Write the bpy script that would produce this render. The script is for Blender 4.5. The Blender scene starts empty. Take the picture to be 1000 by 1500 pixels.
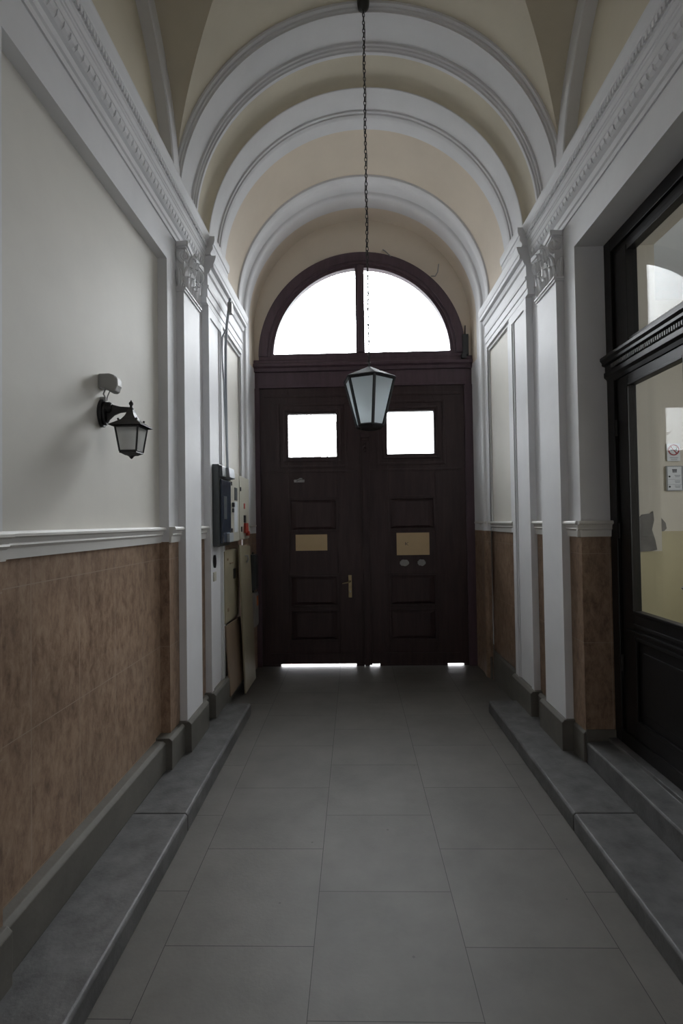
import bpy, bmesh, math, random
from mathutils import Vector, Matrix
random.seed(7)
S = bpy.context.scene
C = S.collection
PI = math.pi

# ------------------------------------------------------------------ camera
cam_d = bpy.data.cameras.new('camera')
cam = bpy.data.objects.new('camera', cam_d); C.objects.link(cam)
cam.location = (0, 0, 1.68)
cam.rotation_euler = (Matrix.Rotation(math.radians(1.427), 3, 'Z') @ Matrix.Rotation(math.radians(90 + 1.138), 3, 'X')
                      @ Matrix.Rotation(math.radians(-0.8605), 3, 'Z')).to_euler()
cam_d.sensor_fit = 'VERTICAL'; cam_d.sensor_height = 36; cam_d.sensor_width = 24
cam_d.lens = 747 / 1500 * 36
cam_d.clip_end = 200
S.camera = cam

# ------------------------------------------------------------------ view, sky, portals
S.view_settings.view_transform = 'Standard'
S.view_settings.look = 'None'
S.view_settings.gamma = 1
S.view_settings.use_curve_mapping = False
S.view_settings.exposure = 0.0
SKY = 32.0
w = bpy.data.worlds.new('overcast_sky'); S.world = w; w.use_nodes = True
wn = w.node_tree; bg = wn.nodes['Background']
tc = wn.nodes.new('ShaderNodeTexCoord'); sx = wn.nodes.new('ShaderNodeSeparateXYZ'); rp = wn.nodes.new('ShaderNodeValToRGB')
wn.links.new(tc.outputs['Generated'], sx.inputs[0]); wn.links.new(sx.outputs['Z'], rp.inputs[0])
rp.color_ramp.elements[0].position = 0.0; rp.color_ramp.elements[0].color = (.345, .345, .36, 1)
rp.color_ramp.elements[1].position = 1.0; rp.color_ramp.elements[1].color = (.97, .97, 1.0, 1)
wn.links.new(rp.outputs[0], bg.inputs[0])
# thin cloud in front of the sun: the sky is brightest over the street, about 30 degrees up, and dull behind the house
dn = wn.nodes.new('ShaderNodeVectorMath'); dn.operation = 'DOT_PRODUCT'; dn.inputs[1].default_value = (.08, .86, .50)
cl = wn.nodes.new('ShaderNodeMath'); cl.operation = 'MAXIMUM'; cl.inputs[1].default_value = 0
pw = wn.nodes.new('ShaderNodeMath'); pw.operation = 'POWER'; pw.inputs[1].default_value = 6
ma = wn.nodes.new('ShaderNodeMath'); ma.operation = 'MULTIPLY_ADD'; ma.inputs[1].default_value = SKY * 1.3; ma.inputs[2].default_value = SKY * .38
wn.links.new(tc.outputs['Generated'], dn.inputs[0]); wn.links.new(dn.outputs['Value'], cl.inputs[0]); wn.links.new(cl.outputs[0], pw.inputs[0])
wn.links.new(pw.outputs[0], ma.inputs[0]); wn.links.new(ma.outputs[0], bg.inputs[1])
S.cycles.max_bounces = 12
S.cycles.diffuse_bounces = 8
S.cycles.sample_clamp_indirect = 12

def portal(name, loc, rot, sx_, sy_):
    l = bpy.data.lights.new(name, 'AREA'); l.shape = 'RECTANGLE'; l.size = sx_; l.size_y = sy_
    l.cycles.is_portal = True
    o = bpy.data.objects.new(name, l); o.location = loc; o.rotation_euler = rot; C.objects.link(o)
portal('sky_portal_street', (.1, 6.32, 3.2), (math.radians(-90), 0, 0), 2.5, 3.4)
portal('sky_portal_courtyard', (.12, -3.05, 1.4), (math.radians(90), 0, 0), 1.7, 2.8)
portal('sky_portal_side_room', (5.25, 2.3, 2.55), (0, math.radians(90), 0), 2.1, 2.6)

CX = .122          # centre line of the passage
# ------------------------------------------------------------------ materials
MATS = {}
def mat(name, col, rough=.7, var=.06, scale=3.0, bump=0.0, bscale=30., metal=0.0, spec=.5, stretch=(1, 1, 1), col2=None, detail=5., coat=0.):
    m = bpy.data.materials.new(name); m.use_nodes = True; nt = m.node_tree; b = nt.nodes['Principled BSDF']
    tc = nt.nodes.new('ShaderNodeTexCoord'); mp = nt.nodes.new('ShaderNodeMapping'); mp.inputs['Scale'].default_value = stretch
    nt.links.new(tc.outputs['Object'], mp.inputs[0])
    nz = nt.nodes.new('ShaderNodeTexNoise'); nz.inputs['Scale'].default_value = scale; nz.inputs['Detail'].default_value = detail
    nz.inputs['Roughness'].default_value = .6
    nt.links.new(mp.outputs[0], nz.inputs[0])
    cr = nt.nodes.new('ShaderNodeValToRGB')
    c2 = col2 or tuple(min(1, c * (1 + var)) for c in col)
    c1 = tuple(c * (1 - var) for c in col) if not col2 else col
    cr.color_ramp.elements[0].position = .32; cr.color_ramp.elements[0].color = (*c1, 1)
    cr.color_ramp.elements[1].position = .68; cr.color_ramp.elements[1].color = (*c2, 1)
    nt.links.new(nz.outputs[0], cr.inputs[0]); nt.links.new(cr.outputs[0], b.inputs['Base Color'])
    b.inputs['Roughness'].default_value = rough; b.inputs['Metallic'].default_value = metal
    b.inputs['Specular IOR Level'].default_value = spec; b.inputs['Coat Weight'].default_value = coat
    if bump:
        n2 = nt.nodes.new('ShaderNodeTexNoise'); n2.inputs['Scale'].default_value = bscale; n2.inputs['Detail'].default_value = 6
        nt.links.new(mp.outputs[0], n2.inputs[0])
        bp = nt.nodes.new('ShaderNodeBump'); bp.inputs['Strength'].default_value = bump; bp.inputs['Distance'].default_value = .004
        nt.links.new(n2.outputs[0], bp.inputs['Height']); nt.links.new(bp.outputs[0], b.inputs['Normal'])
    MATS[name] = m
    return m

M_white = mat('white_wall_paint', (.73, .735, .75), .6, .04, 2.5, .15, 25)
M_panel = mat('cream_wall_paint', (.67, .65, .595), .65, .05, 1.6, .15, 18)
M_cream = mat('yellow_cream_vault_paint', (.66, .605, .485), .75, .05, 1.8, .15, 18)
M_pink = mat('peach_cream_vault_paint', (.72, .635, .525), .75, .04, 1.8, .15, 18)
M_base = mat('painted_stone_plinth', (.130, .124, .108), .65, .12, 6, .3, 40)
M_granite = mat('worn_grey_granite', (.112, .112, .112), .45, .34, 9, .35, 60, detail=9)
M_rail = mat('off_white_rail_paint', (.66, .65, .62), .5, .05, 4, .1)
M_dwood = mat('dark_varnished_oak', (.046, .028, .029), .42, .25, 3, .25, 25, stretch=(8, 8, .8), spec=.35)  # base colour raised slightly to stand in for window flare over the door
M_dwood2 = mat('flare_tinted_frame_wood', (.090, .058, .072), .45, .15, 3, .2, 25, stretch=(6, 6, .8), spec=.35)  # frame wood lightened and tinted to carry the fanlight's flare in its colour
M_bwood = mat('black_painted_wood', (.010, .009, .009), .4, .2, 4, .1, 20, spec=.3)
M_iron = mat('black_lantern_metal', (.012, .012, .013), .4, .2, 20, .1, 60, spec=.5)
M_iron2 = mat('weathered_lantern_roof', (.045, .042, .038), .5, .2, 15, .1, 60)
M_groof = mat('grey_lantern_roof_metal', (.085, .085, .09), .7, .15, 12, spec=.2)
M_brass = mat('dull_brass', (.30, .24, .14), .35, .15, 20, metal=.9)
M_steel = mat('brushed_steel', (.35, .35, .35), .35, .1, 30, metal=.9)
M_beige = mat('beige_sheet_metal', (.50, .48, .40), .4, .04, 3)
M_beige2 = mat('aged_beige_sheet_metal', (.36, .32, .22), .5, .12, 3)
M_brownp = mat('brown_stained_board', (.25, .18, .12), .6, .15, 4, stretch=(1, 1, .4))
M_dgrey = mat('dark_grey_plastic', (.055, .065, .068), .4, .1, 5)
M_dblue = mat('smoked_meter_cover', (.035, .045, .065), .18, .1, 3, spec=.6)
M_lgrey = mat('light_grey_plastic', (.38, .42, .46), .4, .05, 5)
M_sensor = mat('grey_sensor_plastic', (.30, .30, .29), .45, .05, 8)
M_wplast = mat('white_plastic', (.70, .70, .68), .4, .03, 8)
M_black = mat('black_plastic', (.012, .012, .012), .35, .1, 8)
M_red = mat('red_switch_plastic', (.45, .05, .03), .4, .1, 8)
M_orange = mat('orange_sticker', (.55, .16, .04), .5, .1, 8)
M_paper = mat('tan_notice_paper', (.62, .47, .28), .8, .04, 6)
M_wpaper = mat('white_notice_paper', (.60, .63, .66), .7, .03, 6)
M_ink = mat('dark_print_ink', (.05, .05, .06), .6, .1, 8)
M_gink = mat('grey_print_ink', (.28, .30, .32), .6, .1, 8)
M_redink = mat('red_print_ink', (.30, .04, .05), .6, .1, 8)
M_roomc = mat('side_room_cream_paint', (.52, .49, .42), .6, .06, 1.5, .1)
M_roomd = mat('side_room_yellow_dado_paint', (.40, .36, .22), .5, .07, 1.4, .1)
M_roomceil = mat('side_room_ceiling_paint', (.62, .66, .70), .7, .03, 1.5)
M_plaster = mat('bare_cement_plaster', (.16, .155, .145), .9, .15, 12, .3)
M_bark = mat('pale_winter_bark', (.5, .48, .46), .8, .2, 12)
M_street = mat('pale_paving', (.20, .20, .195), .8, .08, 3)
M_court = mat('courtyard_render', (.16, .155, .15), .8, .08, 1)
M_bulb = mat('white_glass_bulb', (.8, .8, .78), .2, .02, 3)

def glass(name, tint=(1, 1, 1), refl=1.0, rough=0.0):
    m = bpy.data.materials.new(name); m.use_nodes = True; nt = m.node_tree
    for n in list(nt.nodes):
        if n.type != 'OUTPUT_MATERIAL': nt.nodes.remove(n)
    out = nt.nodes['Material Output']
    t = nt.nodes.new('ShaderNodeBsdfTransparent'); t.inputs[0].default_value = (*tint, 1)
    g = nt.nodes.new('ShaderNodeBsdfGlossy'); g.inputs['Roughness'].default_value = rough
    f = nt.nodes.new('ShaderNodeFresnel'); f.inputs[0].default_value = 1.5
    mu = nt.nodes.new('ShaderNodeMath'); mu.operation = 'MULTIPLY'; mu.inputs[1].default_value = refl
    mx = nt.nodes.new('ShaderNodeMixShader')
    ge = nt.nodes.new('ShaderNodeNewGeometry'); io = nt.nodes.new('ShaderNodeMapRange'); io.inputs[3].default_value = 1.5; io.inputs[4].default_value = 1 / 1.5
    nt.links.new(ge.outputs['Backfacing'], io.inputs[0]); nt.links.new(io.outputs[0], f.inputs[0])
    nt.links.new(f.outputs[0], mu.inputs[0]); nt.links.new(mu.outputs[0], mx.inputs[0])
    nt.links.new(t.outputs[0], mx.inputs[1]); nt.links.new(g.outputs[0], mx.inputs[2]); nt.links.new(mx.outputs[0], out.inputs[0])
    return m
M_glass = glass('clear_window_glass', (.93, .95, .95), .8)
M_sglass = glass('shop_door_glass', (.94, .95, .94), .4)

def frosted(name, col, k=.5):
    m = bpy.data.materials.new(name); m.use_nodes = True; nt = m.node_tree
    for n in list(nt.nodes):
        if n.type != 'OUTPUT_MATERIAL': nt.nodes.remove(n)
    out = nt.nodes['Material Output']
    d = nt.nodes.new('ShaderNodeBsdfDiffuse'); d.inputs[0].default_value = (*col, 1)
    t = nt.nodes.new('ShaderNodeBsdfTranslucent'); t.inputs[0].default_value = (*col, 1)
    p = nt.nodes.new('ShaderNodeBsdfTransparent'); p.inputs[0].default_value = (*col, 1)
    a = nt.nodes.new('ShaderNodeMixShader'); a.inputs[0].default_value = .85
    b = nt.nodes.new('ShaderNodeMixShader'); b.inputs[0].default_value = k
    nt.links.new(d.outputs[0], a.inputs[1]); nt.links.new(t.outputs[0], a.inputs[2])
    nt.links.new(a.outputs[0], b.inputs[1]); nt.links.new(p.outputs[0], b.inputs[2]); nt.links.new(b.outputs[0], out.inputs[0])
    return m
M_frost = frosted('frosted_lantern_glass', (.96, .99, 1.0), .22)
M_cloudy = frosted('cloudy_lantern_glass', (.88, .88, .87), .40)

def tile_mat():
    m = bpy.data.materials.new('veined_pink_marble_tile'); m.use_nodes = True; nt = m.node_tree; b = nt.nodes['Principled BSDF']
    N = nt.nodes.new; L = nt.links.new
    tc = N('ShaderNodeTexCoord'); mp = N('ShaderNodeMapping'); mp.inputs['Scale'].default_value = (1, 1, .5)
    L(tc.outputs['Object'], mp.inputs[0])
    nz = N('ShaderNodeTexNoise'); nz.inputs['Scale'].default_value = 22; nz.inputs['Detail'].default_value = 10; nz.inputs['Roughness'].default_value = .72; nz.inputs['Distortion'].default_value = .25
    L(mp.outputs[0], nz.inputs[0])
    cr = N('ShaderNodeValToRGB'); e = cr.color_ramp.elements
    e[0].position = .30; e[0].color = (.135, .086, .061, 1); e[1].position = .72; e[1].color = (.38, .280, .200, 1)
    k = e.new(.5); k.color = (.27, .183, .126, 1)
    L(nz.outputs[0], cr.inputs[0])
    # large tone changes
    n3 = N('ShaderNodeTexNoise'); n3.inputs['Scale'].default_value = 2.2; L(tc.outputs['Object'], n3.inputs[0])
    # joints: u = X+Y, v = Z
    sp = N('ShaderNodeSeparateXYZ'); L(tc.outputs['Object'], sp.inputs[0])
    ad = N('ShaderNodeMath'); L(sp.outputs[0], ad.inputs[0]); L(sp.outputs[1], ad.inputs[1])
    zz = N('ShaderNodeMath'); zz.inputs[1].default_value = .29 ; L(sp.outputs[2], zz.inputs[0])
    cb = N('ShaderNodeCombineXYZ'); L(ad.outputs[0], cb.inputs[0]); L(zz.outputs[0], cb.inputs[1])
    br = N('ShaderNodeTexBrick'); br.offset = 0; br.inputs['Scale'].default_value = 1; br.inputs['Brick Width'].default_value = .36
    br.inputs['Row Height'].default_value = .58; br.inputs['Mortar Size'].default_value = .0024; br.inputs['Mortar Smooth'].default_value = .3
    L(cb.outputs[0], br.inputs[0])
    mx = N('ShaderNodeMix'); mx.data_type = 'RGBA'; mx.inputs[7].default_value = (.34, .27, .21, 1)
    mm = N('ShaderNodeMath'); mm.operation = 'MULTIPLY'; mm.inputs[1].default_value = .9; L(br.outputs['Fac'], mm.inputs[0])
    L(mm.outputs[0], mx.inputs[0]); L(cr.outputs[0], mx.inputs[6])
    hs = N('ShaderNodeHueSaturation'); mr = N('ShaderNodeMapRange'); mr.inputs[3].default_value = .68; mr.inputs[4].default_value = 1.38
    L(n3.outputs[0], mr.inputs[0]); L(mr.outputs[0], hs.inputs['Value']); L(mx.outputs[2], hs.inputs['Color'])
    L(hs.outputs[0], b.inputs['Base Color']); b.inputs['Roughness'].default_value = .42
    b.inputs['Specular IOR Level'].default_value = .35
    return m
M_tile = tile_mat()

def floor_mat():
    m = bpy.data.materials.new('grey_stone_floor_tile'); m.use_nodes = True; nt = m.node_tree; b = nt.nodes['Principled BSDF']
    N = nt.nodes.new; L = nt.links.new
    tc = N('ShaderNodeTexCoord'); sp = N('ShaderNodeSeparateXYZ'); L(tc.outputs['Object'], sp.inputs[0])
    a = N('ShaderNodeMath'); a.inputs[1].default_value = -2.353 + .604 * 10 + .302; L(sp.outputs[1], a.inputs[0])
    c = N('ShaderNodeMath'); c.inputs[1].default_value = .186 + .5966 * 10; L(sp.outputs[0], c.inputs[0])
    cb = N('ShaderNodeCombineXYZ'); L(a.outputs[0], cb.inputs[0]); L(c.outputs[0], cb.inputs[1])
    br = N('ShaderNodeTexBrick'); br.offset = .5; br.offset_frequency = 2; br.inputs['Scale'].default_value = 1
    br.inputs['Brick Width'].default_value = .604; br.inputs['Row Height'].default_value = .5966
    br.inputs['Mortar Size'].default_value = .0016; br.inputs['Mortar Smooth'].default_value = .2
    br.inputs['Color1'].default_value = (.47, .47, .47, 1); br.inputs['Color2'].default_value = (.53, .53, .53, 1); br.inputs['Bias'].default_value = 0
    L(cb.outputs[0], br.inputs[0])
    nz = N('ShaderNodeTexNoise'); nz.inputs['Scale'].default_value = 2.5; nz.inputs['Detail'].default_value = 8; nz.inputs['Roughness'].default_value = .65
    L(tc.outputs['Object'], nz.inputs[0])
    cr = N('ShaderNodeValToRGB'); e = cr.color_ramp.elements
    e[0].position = .3; e[0].color = (.106, .101, .092, 1); e[1].position = .7; e[1].color = (.152, .144, .131, 1)
    L(nz.outputs[0], cr.inputs[0])
    mm = N('ShaderNodeMath'); mm.operation = 'MULTIPLY'; mm.inputs[1].default_value = 2.0
    L(br.outputs['Color'], mm.inputs[0])
    hs = N('ShaderNodeHueSaturation'); L(mm.outputs[0], hs.inputs['Value']); L(cr.outputs[0], hs.inputs['Color'])
    mx = N('ShaderNodeMix'); mx.data_type = 'RGBA'; mx.inputs[7].default_value = (.055, .052, .048, 1)
    mf = N('ShaderNodeMath'); mf.operation = 'MULTIPLY'; mf.inputs[1].default_value = .5; L(br.outputs['Fac'], mf.inputs[0])
    L(mf.outputs[0], mx.inputs[0]); L(hs.outputs[0], mx.inputs[6])
    # dark specks
    vo = N('ShaderNodeTexVoronoi'); vo.inputs['Scale'].default_value = 5.5; L(tc.outputs['Object'], vo.inputs[0])
    lt = N('ShaderNodeMath'); lt.operation = 'LESS_THAN'; lt.inputs[1].default_value = .035; L(vo.outputs['Distance'], lt.inputs[0])
    mx2 = N('ShaderNodeMix'); mx2.data_type = 'RGBA'; mx2.inputs[7].default_value = (.05, .05, .045, 1)
    ml = N('ShaderNodeMath'); ml.operation = 'MULTIPLY'; ml.inputs[1].default_value = .6; L(lt.outputs[0], ml.inputs[0])
    L(ml.outputs[0], mx2.inputs[0]); L(mx.outputs[2], mx2.inputs[6])
    L(mx2.outputs[2], b.inputs['Base Color']); b.inputs['Roughness'].default_value = .55
    b.inputs['Specular IOR Level'].default_value = .4
    n2 = N('ShaderNodeTexNoise'); n2.inputs['Scale'].default_value = 60; L(tc.outputs['Object'], n2.inputs[0])
    bp = N('ShaderNodeBump'); bp.inputs['Strength'].default_value = .2; bp.inputs['Distance'].default_value = .003
    L(n2.outputs[0], bp.inputs['Height']); L(bp.outputs[0], b.inputs['Normal'])
    return m
M_floor = floor_mat()

# ------------------------------------------------------------------ mesh builder
class MB:
    def __init__(s): s.v = []; s.f = []; s.m = []
    def add(s, vs, fs, mi=0):
        o = len(s.v); s.v += [tuple(v) for v in vs]; s.f += [tuple(i + o for i in f) for f in fs]; s.m += [mi] * len(fs); return s
    def box(s, x0, x1, y0, y1, z0, z1, mi=0):
        if x0 > x1: x0, x1 = x1, x0
        if y0 > y1: y0, y1 = y1, y0
        if z0 > z1: z0, z1 = z1, z0
        v = [(x, y, z) for x in (x0, x1) for y in (y0, y1) for z in (z0, z1)]
        return s.add(v, [(0, 1, 3, 2), (4, 6, 7, 5), (0, 4, 5, 1), (2, 3, 7, 6), (0, 2, 6, 4), (1, 5, 7, 3)], mi)
    def hbox(s, sd, h0, h1, y0, y1, z0, z1, mi=0):
        return s.box(CX + sd * h0, CX + sd * h1, y0, y1, z0, z1, mi)
    def prism(s, pts, axis, a0, a1, mi=0):
        """closed polygon pts (two coords) extruded along axis 'x','y','z'"""
        n = len(pts)
        def P(p, a): return {'x': (a, p[0], p[1]), 'y': (p[0], a, p[1]), 'z': (p[0], p[1], a)}[axis]
        v = [P(p, a0) for p in pts] + [P(p, a1) for p in pts]
        f = [(i, (i + 1) % n, (i + 1) % n + n, i + n) for i in range(n)] + [tuple(range(n))[::-1], tuple(range(n, 2 * n))]
        return s.add(v, f, mi)
    def tube(s, pts, r, seg=8, mi=0, cap=True):
        pts = [Vector(p) for p in pts]; n = len(pts)
        rs = r if isinstance(r, (list, tuple)) else [r] * n
        vs = []; up = None
        for i, p in enumerate(pts):
            t = (pts[min(i + 1, n - 1)] - pts[max(i - 1, 0)]).normalized()
            if up is None:
                up = Vector((0, 0, 1)) if abs(t.z) < .9 else Vector((1, 0, 0))
            a = t.cross(up).normalized(); b2 = a.cross(t).normalized(); up = b2
            for k in range(seg):
                an = 2 * PI * k / seg; vs.append(p + (a * math.cos(an) + b2 * math.sin(an)) * rs[i])
        fs = [(i * seg + k, i * seg + (k + 1) % seg, (i + 1) * seg + (k + 1) % seg, (i + 1) * seg + k) for i in range(n - 1) for k in range(seg)]
        if cap: fs += [tuple(range(seg))[::-1], tuple(range((n - 1) * seg, n * seg))]
        return s.add(vs, fs, mi)
    def lathe(s, prof, c, seg=16, mi=0, ax='z', rot=0.):
        """prof [(r, a)] revolved round axis through c"""
        vs = []
        for r, a in prof:
            for k in range(seg):
                an = 2 * PI * k / seg + rot; q = (r * math.cos(an), r * math.sin(an))
                vs.append({'z': (c[0] + q[0], c[1] + q[1], c[2] + a), 'x': (c[0] + a, c[1] + q[0], c[2] + q[1]), 'y': (c[0] + q[0], c[1] + a, c[2] + q[1])}[ax])
        n = len(prof)
        fs = [(i * seg + k, i * seg + (k + 1) % seg, (i + 1) * seg + (k + 1) % seg, (i + 1) * seg + k) for i in range(n - 1) for k in range(seg)]
        fs += [tuple(range(seg))[::-1], tuple(range((n - 1) * seg, n * seg))]
        return s.add(vs, fs, mi)
    def frame_xz(s, x0, x1, z0, z1, wd, y0, y1, mi=0):
        s.box(x0, x0 + wd, y0, y1, z0, z1, mi); s.box(x1 - wd, x1, y0, y1, z0, z1, mi)
        s.box(x0 + wd, x1 - wd, y0, y1, z0, z0 + wd, mi); s.box(x0 + wd, x1 - wd, y0, y1, z1 - wd, z1, mi); return s
    def frame_yz(s, y0, y1, z0, z1, wd, x0, x1, mi=0):
        s.box(x0, x1, y0, y0 + wd, z0, z1, mi); s.box(x0, x1, y1 - wd, y1, z0, z1, mi)
        s.box(x0, x1, y0 + wd, y1 - wd, z0, z0 + wd, mi); s.box(x0, x1, y0 + wd, y1 - wd, z1 - wd, z1, mi); return s
    def frustum(s, c, n, r0, z0, r1, z1, rot, mi=0):
        v = [(c[0] + r * math.sin(rot + 2 * PI * k / n), c[1] - r * math.cos(rot + 2 * PI * k / n), z) for r, z in ((r0, z0), (r1, z1)) for k in range(n)]
        f = [(k, (k + 1) % n, (k + 1) % n + n, k + n) for k in range(n)] + [tuple(range(n))[::-1], tuple(range(n, 2 * n))]
        return s.add(v, f, mi)
    def sphere(s, c, r, seg=10, mi=0, sc=(1, 1, 1)):
        pr = [(max(1e-4, r * math.sin(PI * i / seg)), -r * math.cos(PI * i / seg)) for i in range(seg + 1)]
        o = len(s.v); s.lathe([(a, b * sc[2]) for a, b in pr], c, seg * 2, mi)
        return s

def world_loc(o):
    p = Vector((0, 0, 0))
    while o: p = p + o.location; o = o.parent
    return p

def build(name, mb, mats, parent=None, bevel=0., smooth=None, origin=None, kind=None, label=None, cat=None, group=None):
    if not isinstance(mats, (list, tuple)): mats = [mats]
    base = world_loc(parent) if parent else Vector((0, 0, 0))
    loc = Vector((0, 0, 0))
    if origin == 'base':
        xs, ys, zs = zip(*mb.v); loc = Vector(((min(xs) + max(xs)) / 2, (min(ys) + max(ys)) / 2, min(zs)))
    me = bpy.data.meshes.new(name)
    me.from_pydata([tuple(Vector(v) - base - loc) for v in mb.v], [], mb.f)
    for m in mats: me.materials.append(m)
    for p, i in zip(me.polygons, mb.m): p.material_index = i
    bm = bmesh.new(); bm.from_mesh(me); bmesh.ops.recalc_face_normals(bm, faces=bm.faces); bm.to_mesh(me); bm.free()
    o = bpy.data.objects.new(name, me); C.objects.link(o); o.location = loc
    if parent: o.parent = parent
    if smooth:
        for p in me.polygons: p.use_smooth = True
        me.set_sharp_from_angle(angle=math.radians(smooth))
    if bevel:
        bv = o.modifiers.new('bevel', 'BEVEL'); bv.width = bevel; bv.segments = 2; bv.limit_method = 'ANGLE'; bv.angle_limit = math.radians(40)
    for k, v in (('kind', kind), ('label', label), ('category', cat), ('group', group)):
        if v: o[k] = v
    return o

def struct(name, mb, mats, parent=None, label=None, **k):
    return build(name, mb, mats, parent, kind=None if parent else 'structure', label=label, cat=None, **k)

def thing(name, loc, label, cat, group=None):
    o = bpy.data.objects.new(name, None); C.objects.link(o); o.location = loc; o.empty_display_size = .1
    o['label'] = label; o['category'] = cat
    if group: o['group'] = group
    return o
def root(name, loc, label=None):
    o = bpy.data.objects.new(name, None); C.objects.link(o); o.location = loc; o['kind'] = 'structure'
    if label: o['label'] = label
    return o

# ------------------------------------------------------------------ dimensions
WH = 1.36      # half width to the wall face
PH = 1.307     # pilaster face
BAY0, BAY1 = .56, 3.56
ZS = 3.975     # spring height
RB = 1.37      # bay vault radius
RY0, RY1, RH = 1.765, 3.38, 3.48  # recess / shop opening
TZ = 1.565     # top of tiling
KZ = .10       # kerb height

# ------------------------------------------------------------------ floor
fl = MB(); fl.box(CX - 1.75, CX + 1.9, -3.0, 6.25, -.2, 0)
struct('floor', fl, M_floor)
yard = MB(); yard.box(-7, 7, -12, -3.0, -.22, -.01)
struct('trim_1', yard, M_court)
pave = MB(); pave.box(-12, 14, 6.25, 26, -.22, -.002)
struct('trim_2', pave, M_street)

# ------------------------------------------------------------------ side walls
for sd, nm in ((-1, 'wall_left'), (1, 'wall_right')):
    o_out = WH + (.34 if sd < 0 else .5)
    W = MB(); T = MB()
    def col(h, y0, y1, ztop=4.0, zt=TZ):
        W.hbox(sd, h, o_out, y0, y1, zt, ztop); T.hbox(sd, h + .001, o_out, y0, y1, .0, zt)
    col(WH, -3.0, RY0)
    if sd < 0:
        col(WH, RY1, 4.66)
        W.hbox(sd, WH + .065, o_out, RY0, RY1, TZ, RH, 1); T.hbox(sd, WH + .065, o_out, RY0, RY1, 0, TZ)
        W.hbox(sd, WH, o_out, RY0, RY1, RH, 4.0)
    else:
        col(WH, RY1, 4.66)
        W.hbox(sd, WH, o_out, RY0, RY1, RH, 4.0)
        T.hbox(sd, WH + .001, WH + .185, RY1 - .001, RY1, .25, TZ)
    # wall beyond the pilasters with its own sunk panel
    W.hbox(sd, 1.345, o_out, 4.66, 5.50, TZ, 4.0, 1); T.hbox(sd, 1.346, o_out, 4.66, 5.5, 0, TZ)
    W.hbox(sd, 1.325, 1.345, 4.66, 4.74, TZ, 4.0); W.hbox(sd, 1.325, 1.345, 5.42, 5.50, TZ, 4.0)
    W.hbox(sd, 1.325, 1.345, 4.74, 5.42, 3.47, 4.0)
    wo = struct(nm, W, [M_white, M_panel])
    build('tile_dado', T, M_tile, wo)
    # lunette wall and its arch band
    Lw = MB(); Lw.hbox(sd, 1.405, 1.62, BAY0 - .02, BAY1 + .02, 3.9, 5.5)
    build('lunette_wall', Lw, M_cream, wo)
    A = MB(); n = 48; yc = (BAY0 + BAY1) / 2
    def arc(a, b, h):
        pts = [(CX + sd * h, yc + a * math.cos(PI * k / n), ZS + b * math.sin(PI * k / n)) for k in range(n + 1)]
        return [(pts[0][0], pts[0][1], 3.9)] + pts + [(pts[0][0], pts[-1][1], 3.9)]
    rows = [arc(1.50, 1.42, 1.38), arc(1.50, 1.42, 1.322), arc(1.385, 1.25, 1.322), arc(1.375, 1.24, 1.330), arc(1.375, 1.24, 1.41)]
    vs = [p for r in rows for p in r]; k_ = n + 3
    A.add(vs, [(i * k_ + j, i * k_ + j + 1, (i + 1) * k_ + j + 1, (i + 1) * k_ + j) for i in range(len(rows) - 1) for j in range(k_ - 1)])
    build('wall_arch_band', A, M_white, wo, smooth=35)
# corridor end towards the courtyard: added screen, opening kept small to cut rear light
# ------------------------------------------------------------------ vaults
CE = MB()
# groin vault over the bay
n = 40; us = [-math.cos(PI * i / n) for i in range(n + 1)]
L = (BAY1 - BAY0) / 2; yc = (BAY0 + BAY1) / 2
vs = []
for u in us:
    for v in us:
        z = ZS + RB * max(math.sqrt(max(0, 1 - u * u)), math.sqrt(max(0, 1 - v * v)))
        vs.append((CX + u * RB, yc + v * L, z))
fs = []
for i in range(n):
    for j in range(n):
        a, b, c_, d = i * (n + 1) + j, (i + 1) * (n + 1) + j, (i + 1) * (n + 1) + j + 1, i * (n + 1) + j + 1
        if (i < n // 2) == (j < n // 2): fs += [(a, b, c_), (a, c_, d)]
        else: fs += [(a, b, d), (b, c_, d)]
CE.add(vs, fs, 0)
ceil = struct('ceiling', CE, [M_cream])
for p in ceil.data.polygons: p.use_smooth = True
ceil.data.set_sharp_from_angle(angle=math.radians(9))

def sweep(prof, zc, leg, seg=64, leg_mats=None, cxs=CX):
    """prof: [(y, R, material of the segment that follows)] swept round the arch and down both legs"""
    mb = MB(); path = []
    for R_dummy in (0,): pass
    for k in range(len(prof) - 1):
        (y0, r0, m0), (y1, r1, _) = prof[k], prof[k + 1]
        def line(y, r):
            pts = [(cxs - r, y, z) for z in leg] + [(cxs - r * math.cos(PI * i / seg), y, zc + r * math.sin(PI * i / seg)) for i in range(seg + 1)] + [(cxs + r, y, z) for z in reversed(leg)]
            return pts
        a, b = line(y0, r0), line(y1, r1); n = len(a)
        nl = len(leg)
        for j in range(n - 1):
            mi = m0
            if leg_mats:
                if j < nl and leg_mats[j] is not None: mi = leg_mats[j]
                if j >= n - 1 - nl and leg_mats[n - 2 - j] is not None: mi = leg_mats[n - 2 - j]
            mb.add([a[j], a[j + 1], b[j + 1], b[j]], [(0, 1, 2, 3)], mi)
    return mb
def weld(o, dist=.0004, ang=28):
    bm = bmesh.new(); bm.from_mesh(o.data); bmesh.ops.remove_doubles(bm, verts=bm.verts, dist=dist)
    bmesh.ops.recalc_face_normals(bm, faces=bm.faces); bm.to_mesh(o.data); bm.free()
    for p in o.data.polygons: p.use_smooth = True
    o.data.set_sharp_from_angle(angle=math.radians(ang))
Wt, Cr, Pk = 0, 1, 2
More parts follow.
